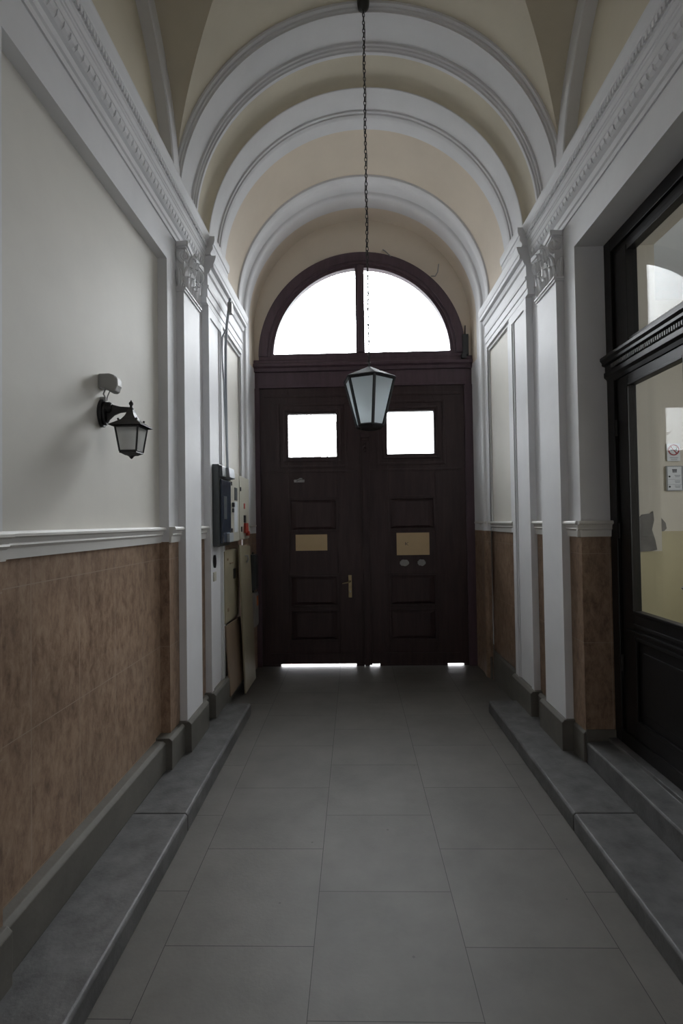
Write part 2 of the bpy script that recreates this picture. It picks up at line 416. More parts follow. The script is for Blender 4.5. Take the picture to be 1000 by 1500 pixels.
profA = [(3.50, 1.62, Wt), (3.515, 1.372, Wt), (3.52, 1.356, Wt), (3.545, 1.356, Wt), (3.548, 1.345, Wt), (3.560, 1.343, Wt), (3.563, 1.330, Wt),
         (3.785, 1.330, Wt), (3.792, 1.318, Wt), (3.808, 1.318, Wt), (3.814, 1.309, Wt), (3.830, 1.308, Wt), (3.836, 1.298, Wt), (3.862, 1.298, Wt), (3.868, 1.345, Cr),
         (4.070, 1.345, Cr), (4.105, 1.340, Cr), (4.128, 1.326, Cr), (4.140, 1.308, Cr), (4.144, 1.292, Wt)]
profB = [(4.144, 1.292, Wt), (4.15, 1.288, Wt), (4.370, 1.288, Wt), (4.376, 1.277, Wt), (4.398, 1.277, Wt), (4.404, 1.268, Wt), (4.430, 1.262, Wt), (4.440, 1.262, Wt), (4.560, 1.262, Wt), (4.565, 1.300, Pk),
         (5.20, 1.305, Pk), (5.215, 1.300, Wt), (5.225, 1.285, Wt), (5.24, 1.280, Wt), (5.30, 1.278, Wt), (5.32, 1.284, Wt), (5.345, 1.300, Wt), (5.38, 1.312, Wt), (5.42, 1.315, Wt)]
profC = [(5.42, 1.315, Wt), (5.47, 1.312, Wt), (5.495, 1.300, Wt), (5.505, 1.285, Wt), (5.52, 1.275, Wt), (5.545, 1.270, Wt), (5.58, 1.275, Wt), (5.66, 1.285, Wt), (5.74, 1.290, Wt), (5.76, 1.29, Pk), (5.90, 1.28, Pk), (6.06, 1.265, Pk)]
for pr_, lg_ in ((profA, [3.98]), (profB, [3.80])):
    weld(build('transverse_arch', sweep(pr_, ZS, lg_), [M_white, M_cream, M_pink], ceil))
weld(build('door_reveal', sweep(profC, ZS, [0, TZ, 1.66, 3.5], leg_mats=[3, 0, 0, None]), [M_white, M_cream, M_pink, M_tile], ceil))
# end tympanum above the street door
TY = MB(); n = 64; DC, DZ, DR = .115, 3.635, 1.206
y_ = 5.97
inn = [(DC - DR * math.cos(PI * i / n), DZ + DR * math.sin(PI * i / n)) for i in range(n + 1)]
out = [(CX - 1.36 * math.cos(PI * i / n), ZS + 1.36 * math.sin(PI * i / n)) for i in range(n + 1)]
inn = [(inn[0][0], 3.50)] + inn + [(inn[-1][0], 3.50)]; out = [(out[0][0], 3.50)] + out + [(out[-1][0], 3.50)]
v = [(x, y_, z) for x, z in inn] + [(x, y_, z) for x, z in out] + [(x, y_ + .25, z) for x, z in inn] + [(x, y_ + .25, z) for x, z in out]
m_ = n + 3
TY.add(v, [(i, i + 1, m_ + i + 1, m_ + i) for i in range(m_ - 1)] + [(i, i + 1, 2 * m_ + i + 1, 2 * m_ + i) for i in range(m_ - 1)] + [(2 * m_ + i, 2 * m_ + i + 1, 3 * m_ + i + 1, 3 * m_ + i) for i in range(m_ - 1)])
build('tympanum', TY, M_pink, ceil)
# vault behind the camera
bk = build('rear_barrel_vault', sweep([(-3.0, 1.62, Wt), (-3.0, 1.37, Cr), (.20, 1.37, Wt), (.205, 1.33, Wt), (.55, 1.33, Wt), (.56, 1.372, Wt), (.57, 1.62, Wt)], ZS, [3.70]), [M_white, M_cream], ceil); weld(bk)
# walls that close the building above and round the vault so no sky leaks in
shell = MB()
shell.box(-7, CX - .85, -3.0, -2.9, -.2, 7.5); shell.box(CX + .85, 7, -3.0, -2.9, -.2, 7.5); shell.box(CX - .86, CX + .86, -3.0, -2.9, 2.8, 7.5)  # unseen rear screen added with a small opening to dim light from behind
seg = 40
ar = [(CX - 1.5 * math.cos(PI * i / seg), ZS + 1.5 * math.sin(PI * i / seg)) for i in range(seg + 1)]
shell.box(-7, 7, -2.9, 6.25, 5.62, 5.75)
build('wall_back', shell, M_court, kind='structure')
facade = MB()
facade.box(-7, CX - 1.27, 6.06, 6.25, -.2, 5.75); facade.box(CX + 1.27, 7, 6.06, 6.25, -.2, 5.75); facade.box(CX - 1.28, CX + 1.28, 6.06, 6.25, 4.92, 5.75)
struct('wall_front', facade, M_court)
opp = MB(); opp.box(-7, 7, -12.2, -12, -.2, 9)  # unseen courtyard walls, added to weaken daylight entering from the rear
opp.box(-7.2, -7, -12, -3, -.2, 9); opp.box(7, 7.2, -12, -3, -.2, 9)
struct('wall_unseen_courtyard', opp, M_court)

# ------------------------------------------------------------------ entablature / cornice
def cornice(name, sd, y0, y1, dh, ztop, ztrim, beads=True, label=None):
    """profile (half width, z); dh shifts it in or out"""
    P = [(1.350, 3.685), (1.350, 3.715), (1.340, 3.722), (1.340, 3.736), (1.354, 3.745), (1.354, 3.782), (1.338, 3.790), (1.330, 3.800), (1.324, 3.825), (1.324, 3.834),
         (1.318, 3.838), (1.318, 3.872), (1.312, 3.877), (1.312, 3.888), (1.306, 3.892), (1.306, 3.925), (1.300, 3.930), (1.300, 3.972), (1.288, 3.980), (1.288, 3.996), (1.276, 4.018), (1.269, 4.035), (1.269, 4.050), (1.5, 4.050), (1.5, 3.685)]
    P = [(h + dh if h < 1.5 else h, z) for h, z in P]
    if ztrim: P = [(h, min(z, ztrim)) for h, z in P]
    mb = MB(); mb.prism([(CX + sd * h, z) for h, z in P], 'y', y0, y1)
    o = struct(name, mb, M_white, label=label)
    if beads:
        nb = int((y1 - y0) / .028); D = MB()
        for i in range(nb):
            y = y0 + .006 + i * .028
            D.hbox(sd, 1.287 + dh, 1.302 + dh, y, y + .016, 3.940, 3.970)
        build('dentil_row', D, M_white, o)
        E_ = MB(); ne = int((y1 - y0) / .052)
        for i in range(ne):
            y = y0 + .01 + i * .052
            E_.prism([(CX + sd * (1.338 + dh), 3.790), (CX + sd * (1.322 + dh), 3.803), (CX + sd * (1.318 + dh), 3.828), (CX + sd * (1.336 + dh), 3.826)], 'y', y, y + .034)
        build('leaf_moulding', E_, M_white, o)
    return o
k = 3
for sd, s in ((-1, 'left'), (1, 'right')):
    cornice('trim_%d' % k, sd, BAY0 - .5, 4.13, 0, 0, 0, label='long white moulded cornice with dentils along the %s wall' % s); k += 1
    # broken-forward part over the second pilaster
    B = [(1.305, 3.50), (1.305, 3.545), (1.298, 3.55), (1.298, 3.615), (1.290, 3.62), (1.285, 3.64), (1.296, 3.645), (1.296, 3.735), (1.282, 3.745), (1.272, 3.77), (1.272, 3.782),
         (1.246, 3.79), (1.246, 3.822), (1.240, 3.828), (1.232, 3.85), (1.226, 3.872), (1.226, 3.885), (1.5, 3.885), (1.5, 3.50)]
    mb = MB(); mb.prism([(CX + sd * h, z) for h, z in B], 'y', 4.12, 5.42)
    Bu = [(1.262, 3.885), (1.262, 3.90), (1.244, 3.93), (1.244, 3.965), (1.236, 3.97), (1.228, 4.0), (1.228, 4.035), (1.5, 4.035), (1.5, 3.885)]
    mb.prism([(CX + sd * h, z) for h, z in Bu], 'y', 4.10, 4.60)
    struct('trim_%d' % k, mb, M_white, label='white cornice block stepping forward over the %s pier next to the street door' % s); k += 1

# ------------------------------------------------------------------ dado rails and stone baseboards
def rail_profile(h0):
    return [(h0, 1.665), (h0 - .040, 1.665), (h0 - .046, 1.655), (h0 - .046, 1.645), (h0 - .030, 1.638), (h0 - .024, 1.620), (h0 - .028, 1.612), (h0 - .016, 1.600), (h0 - .012, 1.560), (h0, 1.560)]
for sd, s in ((-1, 'left'), (1, 'right')):
    R = MB()
    def rail(h, y0, y1): R.prism([(CX + sd * a, z) for a, z in rail_profile(h)], 'y', y0, y1)
    if sd < 0: rail(WH + .065, RY0, RY1)
    rail(WH, RY1 - (.0 if sd < 0 else .02), BAY1); rail(WH, 3.93, 4.18); rail(WH, -3, RY0)
    if sd > 0: rail(1.347, 4.66, 5.5) 
    else: rail(1.347, 5.42, 5.5)
    rail(1.315, 5.5, 5.96)
    if sd > 0:
        R.prism([(RY1 + (z - z), z) for z in ()] or [(RY1 - a, z) for a, z in ((0, 1.665), (.040, 1.665), (.046, 1.655), (.046, 1.645), (.030, 1.638), (.024, 1.62), (.028, 1.612), (.016, 1.60), (.012, 1.56), (0, 1.56))], 'x', CX + WH - .03, CX + WH + .195)
    struct('trim_%d' % k, R, M_rail, label='off-white dado rail capping the marble tiles on the %s wall' % s); k += 1
    Bs = MB()
    def base(h, y0, y1, z1=.30, z0=0.0):
        Bs.prism([(CX + sd * a, z) for a, z in ((h, z0), (h, z1 - .018), (h + .018, z1), (h + .2, z1), (h + .2, z0))], 'y', y0, y1)
    base(1.325, -3.0, RY0 - .0)
    if sd < 0: base(1.36, RY0 - .01, RY1 - .05, .285)
    base(1.318 if sd < 0 else 1.345, RY1 - (.09 if sd < 0 else .0), 3.55, .30)
    base(1.272, 3.54, 3.97, .31); base(1.325, 3.95, 4.17, .29); base(1.268, 4.15, 4.64, .30)
    base(1.318, 4.62, 5.5, .30 if sd > 0 else .24); base(1.30, 5.44, 5.98, .24)
    struct('baseboard_' + s, Bs, M_base, bevel=.004)
RM = MB(); RM.hbox(1, WH + .0, WH + .19, RY1 - .012, RY1, .2, .31)
struct('baseboard_shop_door', RM, M_base)

# ------------------------------------------------------------------ pilasters with capitals
def leaf_mesh(mb, c, out, up_h, wdt, curl, side_dir):
    """acanthus leaf: rises from c, bends outwards at its tip. out: outward vector, side_dir: width vector"""
    out = Vector(out); sdv = Vector(side_dir); nt_, ns = 9, 6; rows = []
    for th in (0, .006):
        for i in range(nt_ + 1):
            t = i / nt_
            z = up_h * min(1, t * 1.18) - (curl * max(0, t - .8) * 2.2)
            o_ = .006 + .014 * t + curl * max(0, t - .55) ** 2 * 4.5
            wv = wdt * (.62 + .5 * math.sin(PI * min(1, t * 1.05))) * (1 - .75 * max(0, t - .7) / .3) * (1 + .16 * math.cos(t * 26))
            for j in range(ns + 1):
                q = j / ns * 2 - 1
                rib = .010 * (1 - abs(q)) + .003 * math.cos(q * 9)
                p = Vector(c) + sdv * (q * wv / 2) + out * (o_ + rib - th) + Vector((0, 0, z))
                rows.append(p)
    n1 = (nt_ + 1) * (ns + 1); f = []
    for i in range(nt_):
        for j in range(ns):
            a = i * (ns + 1) + j
            f += [(a, a + 1, a + ns + 2, a + ns + 1), (n1 + a, n1 + a + ns + 1, n1 + a + ns + 2, n1 + a + 1)]
    # rim
    for i in range(nt_):
        a = i * (ns + 1); b_ = a + ns
        f += [(a, a + ns + 1, n1 + a + ns + 1, n1 + a), (b_, n1 + b_, n1 + b_ + ns + 1, b_ + ns + 1)]
    for j in range(ns):
        a = nt_ * (ns + 1) + j; f += [(a, a + 1, n1 + a + 1, n1 + a), (j, n1 + j, n1 + j + 1, j + 1)]
    mb.add(rows, f)
def volute(mb, c, n_, r, thick):
    """spiral scroll centred at c, disc normal n_"""
    n_ = Vector(n_).normalized(); u = n_.cross(Vector((0, 0, 1))).normalized(); v = Vector((0, 0, 1))
    pts = []; rad = []
    for i in range(46):
        t = i / 45; an = -PI / 2 + t * 2 * PI * 2.1; rr = r * (1 - .82 * t)
        pts.append(Vector(c) + (u * math.cos(an) + v * math.sin(an)) * rr + n_ * (thick * .5 * (1 + .6 * t))); rad.append(.0125 * (1 - .45 * t))
    mb.tube(pts, rad, 6)
    # drum behind the spiral
    ring = []
    for e in (-thick, thick * .35):
        for k_ in range(20):
            an = 2 * PI * k_ / 20; ring.append(Vector(c) + (u * math.cos(an) + v * math.sin(an)) * r * .96 + n_ * e)
    f = [(k_, (k_ + 1) % 20, 20 + (k_ + 1) % 20, 20 + k_) for k_ in range(20)] + [tuple(range(20)), tuple(range(20, 40))]
    mb.add(ring, f)
def pilaster(sd, s, y0, y1, num, capital=True):
    mb = MB(); mb.hbox(sd, PH, WH, y0, y1, .29, 3.34 if capital else 3.55)
    lab = 'tall white pilaster with carved leaf capital on the %s wall' if capital else 'white panelled pier nearest the street door on the %s wall'
    if not capital:
        # sunk face with fillet moulding along the top and far side
        mb = MB(); mb.hbox(sd, PH + .012, WH, y0, y1 + .08, .29, 3.55)
        mb.hbox(sd, PH, PH + .013, y0, y0 + .055, .29, 3.55)
        mb.hbox(sd, PH, PH + .013, y0 + .055, y1 + .08, 3.42, 3.55)
        for a, b_, h in ((y1 - .035, y1 - .018, PH + .004), (y1 - .008, y1 + .012, PH - .004), (y1 + .012, y1 + .08, PH + .0)):
            mb.hbox(sd, h, PH + .02, a, b_, .29, 3.42)
    o = struct('trim_%d' % num, mb, M_white, label=lab % s)
    if capital:
        ym = (y0 + y1) / 2; hw = (y1 - y0) / 2; out = (-sd, 0, 0)
        cap = MB()
        cap.hbox(sd, PH - .010, WH, y0 - .008, y1 + .008, 3.335, 3.352); cap.hbox(sd, PH - .018, WH, y0 - .014, y1 + .014, 3.352, 3.366)
        bell = [(PH + .004, 3.366), (PH - .002, 3.50), (PH - .012, 3.62), (PH - .018, 3.655), (WH, 3.655), (WH, 3.366)]
        cap.prism([(CX + sd * h, z) for h, z in bell], 'y', y0, y1)
        c_ = build('capital', cap, M_white, o)
        ab = MB()
        pts = [(PH + .05, y0 - .012), (PH - .030, y0 - .022), (PH - .038, y0 - .012), (PH - .024, ym - .05), (PH - .024, ym + .05), (PH - .038, y1 + .012), (PH - .030, y1 + .022), (PH + .05, y1 + .012)]
        ab.prism([(CX + sd * h, y) for h, y in pts], 'z', 3.655, 3.690)
        pts2 = [(h + .012, y + (.01 if y < ym else -.01)) for h, y in pts]
        ab.prism([(CX + sd * h, y) for h, y in pts2], 'z', 3.640, 3.656)
        build('abacus', ab, M_white, c_, bevel=.003)
        for yy, dy in ((y0 + .004, -1), (y1 - .004, 1)):
            vo = MB(); volute(vo, (CX + sd * (PH + (.006 if dy < 0 else -.006)), yy - dy * .012, 3.590), (-sd * .6, dy * .8, 0), .044, .014)
            build('volute', vo, M_white, c_, smooth=50)
        lm = [(ym, .11, .22, .030), (y0 + .050, .085, .17, .028), (y1 - .050, .085, .17, .028), (ym - .065, .075, .12, .024), (ym + .065, .075, .12, .024), (ym - .03, .05, .07, .018), (ym + .03, .05, .07, .018), (y0 + .028, .055, .09, .018), (y1 - .028, .055, .09, .018)]
        for i, (yy, wd, hh, cu) in enumerate(lm):
            l = MB(); leaf_mesh(l, (CX + sd * (PH + .002 + (.004 if i > 2 else 0)), yy, 3.366), out, hh, wd, cu, (0, 1, 0))
            build('acanthus_leaf', l, M_white, c_, smooth=40)
        for yy, hh, wd, lean in ((ym - .052, .125, .055, 1), (ym + .052, .125, .055, 1), (ym, .10, .05, 1), (ym - .095, .085, .045, 1), (ym + .095, .085, .045, 1)):
            l = MB(); leaf_mesh(l, (CX + sd * (PH - .012), yy, 3.530), out, hh, wd, .022, (0, 1, 0))
            build('acanthus_leaf', l, M_white, c_, smooth=40)
        for yy in (ym - .085, ym + .085):
            l = MB(); l.sphere((CX + sd * (PH - .020), yy, 3.515), .013, 6)
            for q in range(5):
                a_ = q * 2 * PI / 5; l.sphere((CX + sd * (PH - .014), yy + .017 * math.cos(a_), 3.515 + .017 * math.sin(a_)), .010, 5)
            build('carved_flower', l, M_white, c_, smooth=60)
        l = MB(); leaf_mesh(l, (CX + sd * (PH + .03), y0 + .002, 3.366), (0, -1, 0), .13, .045, .015, (1, 0, 0)); build('acanthus_leaf', l, M_white, c_, smooth=40)
        fl_ = MB()
        for q in range(6):
            a_ = q * PI / 3; fl_.sphere((CX + sd * (PH - .028), ym + .016 * math.cos(a_), 3.668 + .016 * math.sin(a_)), .010, 6)
        fl_.sphere((CX + sd * (PH - .034), ym, 3.668), .010, 6)
        build('rosette', fl_, M_white, c_, smooth=60)
    return o
num = 20
for sd, s in ((-1, 'left'), (1, 'right')):
    pilaster(sd, s, 3.56, 3.92, num); num += 1
    pilaster(sd, s, 4.18, 4.56, num, False); num += 1

# ------------------------------------------------------------------ kerbs and threshold stones
def kerb(sd, xin, cuts, label, h=KZ):
    x_out = CX + sd * 1.359
    for a, b_, lb in cuts:
        mb = MB()
        mb.prism([(xin, 0), (xin, h - .012), (xin - sd * -.012, h), (x_out, h), (x_out, 0)], 'y', a + .003, b_ - .003)
        build('kerb_stone', mb, M_granite, bevel=.005, origin='base', label=lb, cat='kerb', group='granite kerb slabs along the passage')
kerb(-1, -.935, ((.6, 2.80, 'nearer worn grey granite kerb slab along the left wall, below the wall lantern'), (2.80, 4.50, 'farther grey granite kerb slab on the left, ending near the meter cabinets')), '')
kerb(1, 1.150, ((.6, 2.80, 'nearer grey granite kerb slab on the right, below the glazed dark door'), (2.80, 4.53, 'farther grey granite kerb slab on the right, in front of the pilaster bases')), '')
th = MB()
th.prism([(CX + 1.36, 0), (CX + 1.36, .222), (CX + 1.367, .232), (CX + 1.50, .240), (CX + 1.50, .262), (CX + 1.855, .262), (CX + 1.855, 0)], 'y', RY0 + .002, RY1 - .002)
build('threshold_stone', th, M_granite, bevel=.004, origin='base', label='worn grey stone threshold step below the dark glazed door on the right', cat='step')

# ------------------------------------------------------------------ street door
D = root('door_1', (DC, 6.0, 0), 'dark brown double-leaf street door with two square windows under an arched fanlight')
YF = 5.94   # front face of the fixed frame
fr = MB()
n = 64
def ringp(mb, cx, cz, r0, r1, y0, y1, mi=0):
    v = []
    for y in (y0, y1):
        for r in (r0, r1):
            v += [(cx - r * math.cos(PI * i / n), y, cz + r * math.sin(PI * i / n)) for i in range(n + 1)]
    m = n + 1; f = []
    for i in range(n):
        f += [(i, i + 1, m + i + 1, m + i), (2 * m + i, 3 * m + i, 3 * m + i + 1, 2 * m + i + 1), (i, 2 * m + i, 2 * m + i + 1, i + 1), (m + i, m + i + 1, 3 * m + i + 1, 3 * m + i)]
    f += [(0, m, 3 * m, 2 * m), (n, 2 * m + n, 3 * m + n, m + n)]
    mb.add(v, f, mi)
ringp(fr, DC, DZ, 1.105, 1.21, YF - .02, YF + .12)
ringp(fr, DC, DZ, 1.075, 1.106, YF - .005, YF + .10)
ringp(fr, DC, DZ, 1.038, 1.076, YF + .015, YF + .10)
# transom beam: bottom rail of fanlight and moulded ledge
fr.box(DC - 1.21, DC + 1.21, YF + .0, YF + .10, 3.60, 3.665)
prof = [(YF + .10, 3.46), (YF + .005, 3.46), (YF - .004, 3.50), (YF - .035, 3.515), (YF - .035, 3.545), (YF - .015, 3.555), (YF - .01, 3.585), (YF, 3.60), (YF + .10, 3.60)]
fr.prism(prof, 'x', -1.19, 1.40)
fr.box(-1.19, 1.40, YF + .03, YF + .12, 3.27, 3.46)
fr.box(-1.10, 1.32, YF + .012, YF + .031, 3.27, 3.305)
for a, b_ in ((-1.19, -1.095), (1.305, 1.40)): fr.box(a, b_, YF + .015, YF + .12, 0, 3.27)
build('door_frame', fr, M_dwood2, D, bevel=.004, label='dark arched fixed frame with fanlight flare in its purple-brown colour')
mu = MB(); mu.box(.052, .156, YF + .0, YF + .10, 3.665, 4.70); mu.box(.078, .130, YF - .018, YF + .0, 3.665, 4.70)
build('mullion', mu, M_dwood2, D, bevel=.004)
for s_, lab in ((-1, 'left'), (1, 'right')):
    g = MB(); pts = []
    r = 1.045
    a0, a1 = (PI, PI / 2 + .04) if s_ < 0 else (PI / 2 - .04, 0)
    pts = [(DC + r * math.cos(a0 + (a1 - a0) * i / 30), DZ + r * math.sin(a0 + (a1 - a0) * i / 30)) for i in range(31)]
    if s_ < 0: pts += [(.065, 3.65), (DC - r, 3.65)]
    else: pts += [(DC + r, 3.65), (.145, 3.65)]
    g.prism(pts, 'y', YF + .052, YF + .058)
    build('fanlight_pane', g, M_glass, D)

def leaf(x0, x1, wx0, wx1, wz0, wz1, meet, lab, side):
    lf = bpy.data.objects.new('door_leaf', None); C.objects.link(lf); lf.parent = D
    lf.location = Vector(((x0 + x1) / 2, 6.0, 0)) - D.location
    zb = .030 if side < 0 else .026
    y0, y1 = 5.975, 6.035
    b = MB()
    zt = 3.27
    px0, px1 = wx0 + (.02), wx1 - .02
    # stiles and rails round the window and three panels
    b.box(x0, wx0, y0, y1, zb, zt); b.box(wx1, x1, y0, y1, zb, zt)
    b.box(wx0, wx1, y0, y1, wz1, zt); b.box(wx0, wx1, y0, y1, zb, wz0)
    # outer raised border on the leaf
    for (a, c_, e, g_) in ((x0 + .05, x1 - .05, 3.16, 3.19), (x0 + .05, x1 - .05, 2.27, 2.295)):
        b.box(a, c_, y0 - .010, y0, e, g_)
    for a_, b_ in (((x0, -.88), (.0, x1)) if side < 0 else ((x0, .155), (.275, 1.06), (1.25, x1))): b.box(a_, b_, y0, y1, .002, zb)
    o = build('leaf_boards', b, M_dwood, lf, bevel=.003)
    # window moulding
    wmb = MB()
    wmb.frame_xz(wx0 - .13, wx1 + .13, wz0 - .13, wz1 + .13, .030, y0 - .014, y0)
    wmb.frame_xz(wx0 - .055, wx1 + .055, wz0 - .055, wz1 + .055, .028, y0 - .022, y0)
    wmb.frame_xz(wx0 - .027, wx1 + .027, wz0 - .027, wz1 + .027, .027, y0 - .012, y0 + .02)
    build('window_moulding', wmb, M_dwood, lf, bevel=.004)
    g = MB(); g.box(wx0 - .005, wx1 + .005, 6.0, 6.005, wz0 - .005, wz1 + .005)
    build('window_pane', g, M_glass, lf)
    # panels
    for z0, z1 in ((1.58, 1.96), (.70, 1.06), (.30, .66)):
        p = MB()
        p.frame_xz(px0 - .04, px1 + .04, z0 - .02, z1 + .02, .022, y0 - .010, y0)
        p.frame_xz(px0 - .018, px1 + .018, z0 + .002, z1 - .002, .016, y0 - .018, y0)
        # raised and fielded centre
        a, b2 = px0 + .03, px1 - .03; c0, c1 = z0 + .05, z1 - .05
        v = [(px0, y0, z0 + .02), (px1, y0, z0 + .02), (px1, y0, z1 - .02), (px0, y0, z1 - .02), (a + .03, y0 - .014, c0), (b2 - .03, y0 - .014, c0), (b2 - .03, y0 - .014, c1), (a + .03, y0 - .014, c1)]
        p.add(v, [(4, 5, 6, 7), (0, 1, 5, 4), (1, 2, 6, 5), (2, 3, 7, 6), (3, 0, 4, 7)])
        build('door_panel', p, M_dwood, lf, bevel=.002)
    p = MB(); p.box(x0 + .10, x1 - .10, y0 - .014, y0, .13, .155); p.box(x0 + .10, x1 - .10, y0 - .008, y0, .10, .13)
    build('kick_moulding', p, M_dwood, lf)
    return lf
LL = leaf(-1.095, .098, -.763, -.196, 2.452, 2.958, 0, 'left', -1)
RL = leaf(.102, 1.305, .400, .944, 2.470, 2.968, 0, 'right', 1)
# cover strip on the right leaf at the meeting line
cs = MB(); cs.box(.085, .185, 5.945, 5.976, .02, 3.26); cs.box(.105, .165, 5.925, 5.946, .10, 2.62)
cs.box(.095, .175, 5.918, 5.946, 2.62, 2.66); cs.box(.085, .185, 5.908, 5.946, 2.66, 2.70)
build('meeting_strip', cs, M_dwood, RL, bevel=.004)
orn = MB(); orn.sphere((.135, 5.922, 2.55), .02, 8); orn.sphere((.135, 5.924, 2.50), .013, 8); orn.sphere((.135, 5.924, 2.59), .013, 8)
build('carved_boss', orn, M_dwood, RL, smooth=60)
# lever handle with long plate on left leaf
hp = MB(); hp.box(-.080, -.040, 5.962, 5.975, .80, 1.06); hd = MB()
hd.tube([(-.06, 5.962, .99), (-.06, 5.93, .99), (-.06, 5.918, .985), (-.075, 5.912, .982), (-.12, 5.912, .975), (-.15, 5.914, .968)], [.010, .010, .009, .008, .007, .006], 8)
h_ = build('door_handle', hp, M_brass, LL, bevel=.003, label='dull brass lever on a long plate'); 
build('lever', hd, M_brass, LL, smooth=60)
kh = MB(); kh.lathe([(.010, 0), (.010, -.012), (.006, -.014)], (-.06, 5.962, .87), 12, ax='y'); build('key_cylinder', kh, M_steel, LL)
la = MB(); la.box(-.70, -.58, 5.955, 5.975, 2.155, 2.185); la.tube([(-.66, 5.955, 2.17), (-.66, 5.93, 2.175), (-.62, 5.925, 2.195), (-.60, 5.928, 2.19)], .009, 8)
build('top_bolt', la, M_steel, LL, smooth=50)

# notices and seals on the door
def notice(x0, x1, z0, z1, label, mark):
    o = thing('paper_notice', ((x0 + x1) / 2, 5.972, z0), label, 'notice', 'paper notices on the street door')
    p = MB(); p.box(x0, x1, 5.9590, 5.9605, z0, z1); build('sheet', p, M_paper, o)
    q = MB()
    if mark:
        q.box(x0 + .10, x0 + .108, 5.9585, 5.9592, z0 + .115, z0 + .150)
        q.prism([(x0 + .108, z0 + .130), (x0 + .130, z0 + .150), (x0 + .138, z0 + .150), (x0 + .114, z0 + .130), (x0 + .138, z0 + .115), (x0 + .128, z0 + .115)], 'y', 5.9585, 5.9592)
        build('printed_mark', q, M_ink, o)
notice(-.69, -.32, 1.352, 1.540, 'plain tan paper notice on the left leaf of the street door', False)
notice(.488, .868, 1.285, 1.545, 'tan paper notice with a small dark mark on the right leaf of the street door', True)
for x, lb, w_ in ((.575, 'pale oval plate left of its twin, below the tan notice on the right door leaf', 1.0), (.775, 'pale oval plate right of its twin, below the tan notice on the right door leaf', .85)):
    p = MB(); pts = [(x + .055 * w_ * math.cos(2 * PI * i / 20) * (1 + .08 * math.sin(3 * i)), 1.195 + .038 * math.sin(2 * PI * i / 20) * (1 + .10 * math.cos(2 * i))) for i in range(20)]
    p.prism(pts, 'y', 5.9640, 5.9745)
    build('oval_plate', p, M_sensor, origin='base', label=lb, cat='plate', bevel=.002, group='oval plates on the street door')

# ------------------------------------------------------------------ shop door in the right wall
X0 = 1.672
SD = root('door_2', (X0, 2.59, .262), 'black-painted glazed double door with transom light in the right wall')
f = MB()
f.frame_yz(RY0, RY1, .262, RH, .085, X0, X0 + .10)
f.frame_yz(RY0 + .085, RY1 - .085, .30, RH - .085, .045, X0 + .02, X0 + .09)
build('door_frame', f, M_bwood, SD, bevel=.004)
tb = MB()
pf = [(X0 + .09, 2.56), (X0 + .005, 2.56), (X0 - .002, 2.585), (X0 - .018, 2.60), (X0 - .018, 2.63), (X0 - .010, 2.635), (X0 - .010, 2.67), (X0 - .03, 2.678), (X0 - .03, 2.695), (X0 - .042, 2.71), (X0 - .042, 2.728), (X0 + .0, 2.745), (X0 + .09, 2.745)]
tb.prism(pf, 'y', RY0, RY1)
t_ = build('transom_bar', tb, M_bwood, SD, bevel=.002)
bd = MB()
i = 0; y = RY0 + .10
while y < RY1 - .10:
    bd.box(X0 - .024, X0 - .008, y, y + .010, 2.640, 2.664); y += .020
build('bead_row', bd, mat('worn_black_bead', (.14, .14, .14), .5, .2, 20), t_)
for y0, y1 in ((RY0 + .12, RY1 - .20),):
    g = MB(); g.box(X0 + .045, X0 + .051, RY0 + .12, RY1 - .13, 2.73, 3.36)
    build('transom_pane', g, M_sglass, SD)
uf = MB(); uf.frame_yz(RY0 + .12, RY1 - .13, 2.745, 3.355, .035, X0 + .015, X0 + .07); uf.box(X0 + .01, X0 + .08, RY1 - .25, RY1 - .125, 2.745, 3.355)
build('transom_sash', uf, M_bwood, SD, bevel=.003)
for (y0, y1, lab) in ((2.500, 3.26, 'far'), (1.905, 2.494, 'near')):
    lf = bpy.data.objects.new('door_leaf', None); C.objects.link(lf); lf.parent = SD; lf.location = Vector((X0, (y0 + y1) / 2, .27)) - SD.location
    b = MB(); xa, xb = X0 + .012, X0 + .062
    b.box(xa, xb, y0, y0 + .115, .275, 2.56); b.box(xa, xb, y1 - .115, y1, .275, 2.56)
    b.box(xa, xb, y0 + .115, y1 - .115, 2.49, 2.56); b.box(xa, xb, y0 + .115, y1 - .115, .96, 1.115); b.box(xa, xb, y0 + .115, y1 - .115, .275, .44)
    b.frame_yz(y0 + .10, y1 - .10, 1.10, 2.505, .018, xa - .008, xa)
    build('leaf_frame', b, M_bwood, lf, bevel=.003)
    p = MB(); p.box(xa + .015, xb - .01, y0 + .11, y1 - .11, .43, .97)
    p.frame_yz(y0 + .115, y1 - .115, .44, .96, .02, xa - .004, xa + .015)
    p.box(xa + .002, xa + .016, y0 + .19, y1 - .19, .52, .88)
    p.box(xa - .012, xa, y0 + .05, y1 - .05, 1.02, 1.04); p.box(xa - .018, xa, y0 + .05, y1 - .05, .985, 1.0)
    build('lower_panel', p, M_bwood, lf, bevel=.003)
    g = MB(); g.box(xa + .024, xa + .030, y0 + .11, y1 - .11, 1.11, 2.495)
    build('glass_pane', g, M_sglass, lf)
    if lab == 'far':
        hg = MB()
        for z in (.72, 1.55, 2.2): hg.tube([(X0 + .0, y1 + .006, z), (X0 + .0, y1 + .006, z + .10)], .009, 10)
        build('hinge', hg, M_bwood, lf)
        hd = MB(); hd.box(xa - .010, xa, y0 + .03, y0 + .075, 1.18, 1.42); hd.tube([(xa - .01, y0 + .05, 1.33), (xa - .05, y0 + .05, 1.33), (xa - .055, y0 + .075, 1.327), (xa - .05, y0 + .095, 1.325)], .008, 8)
        build('door_handle', hd, M_steel, lf, smooth=50)

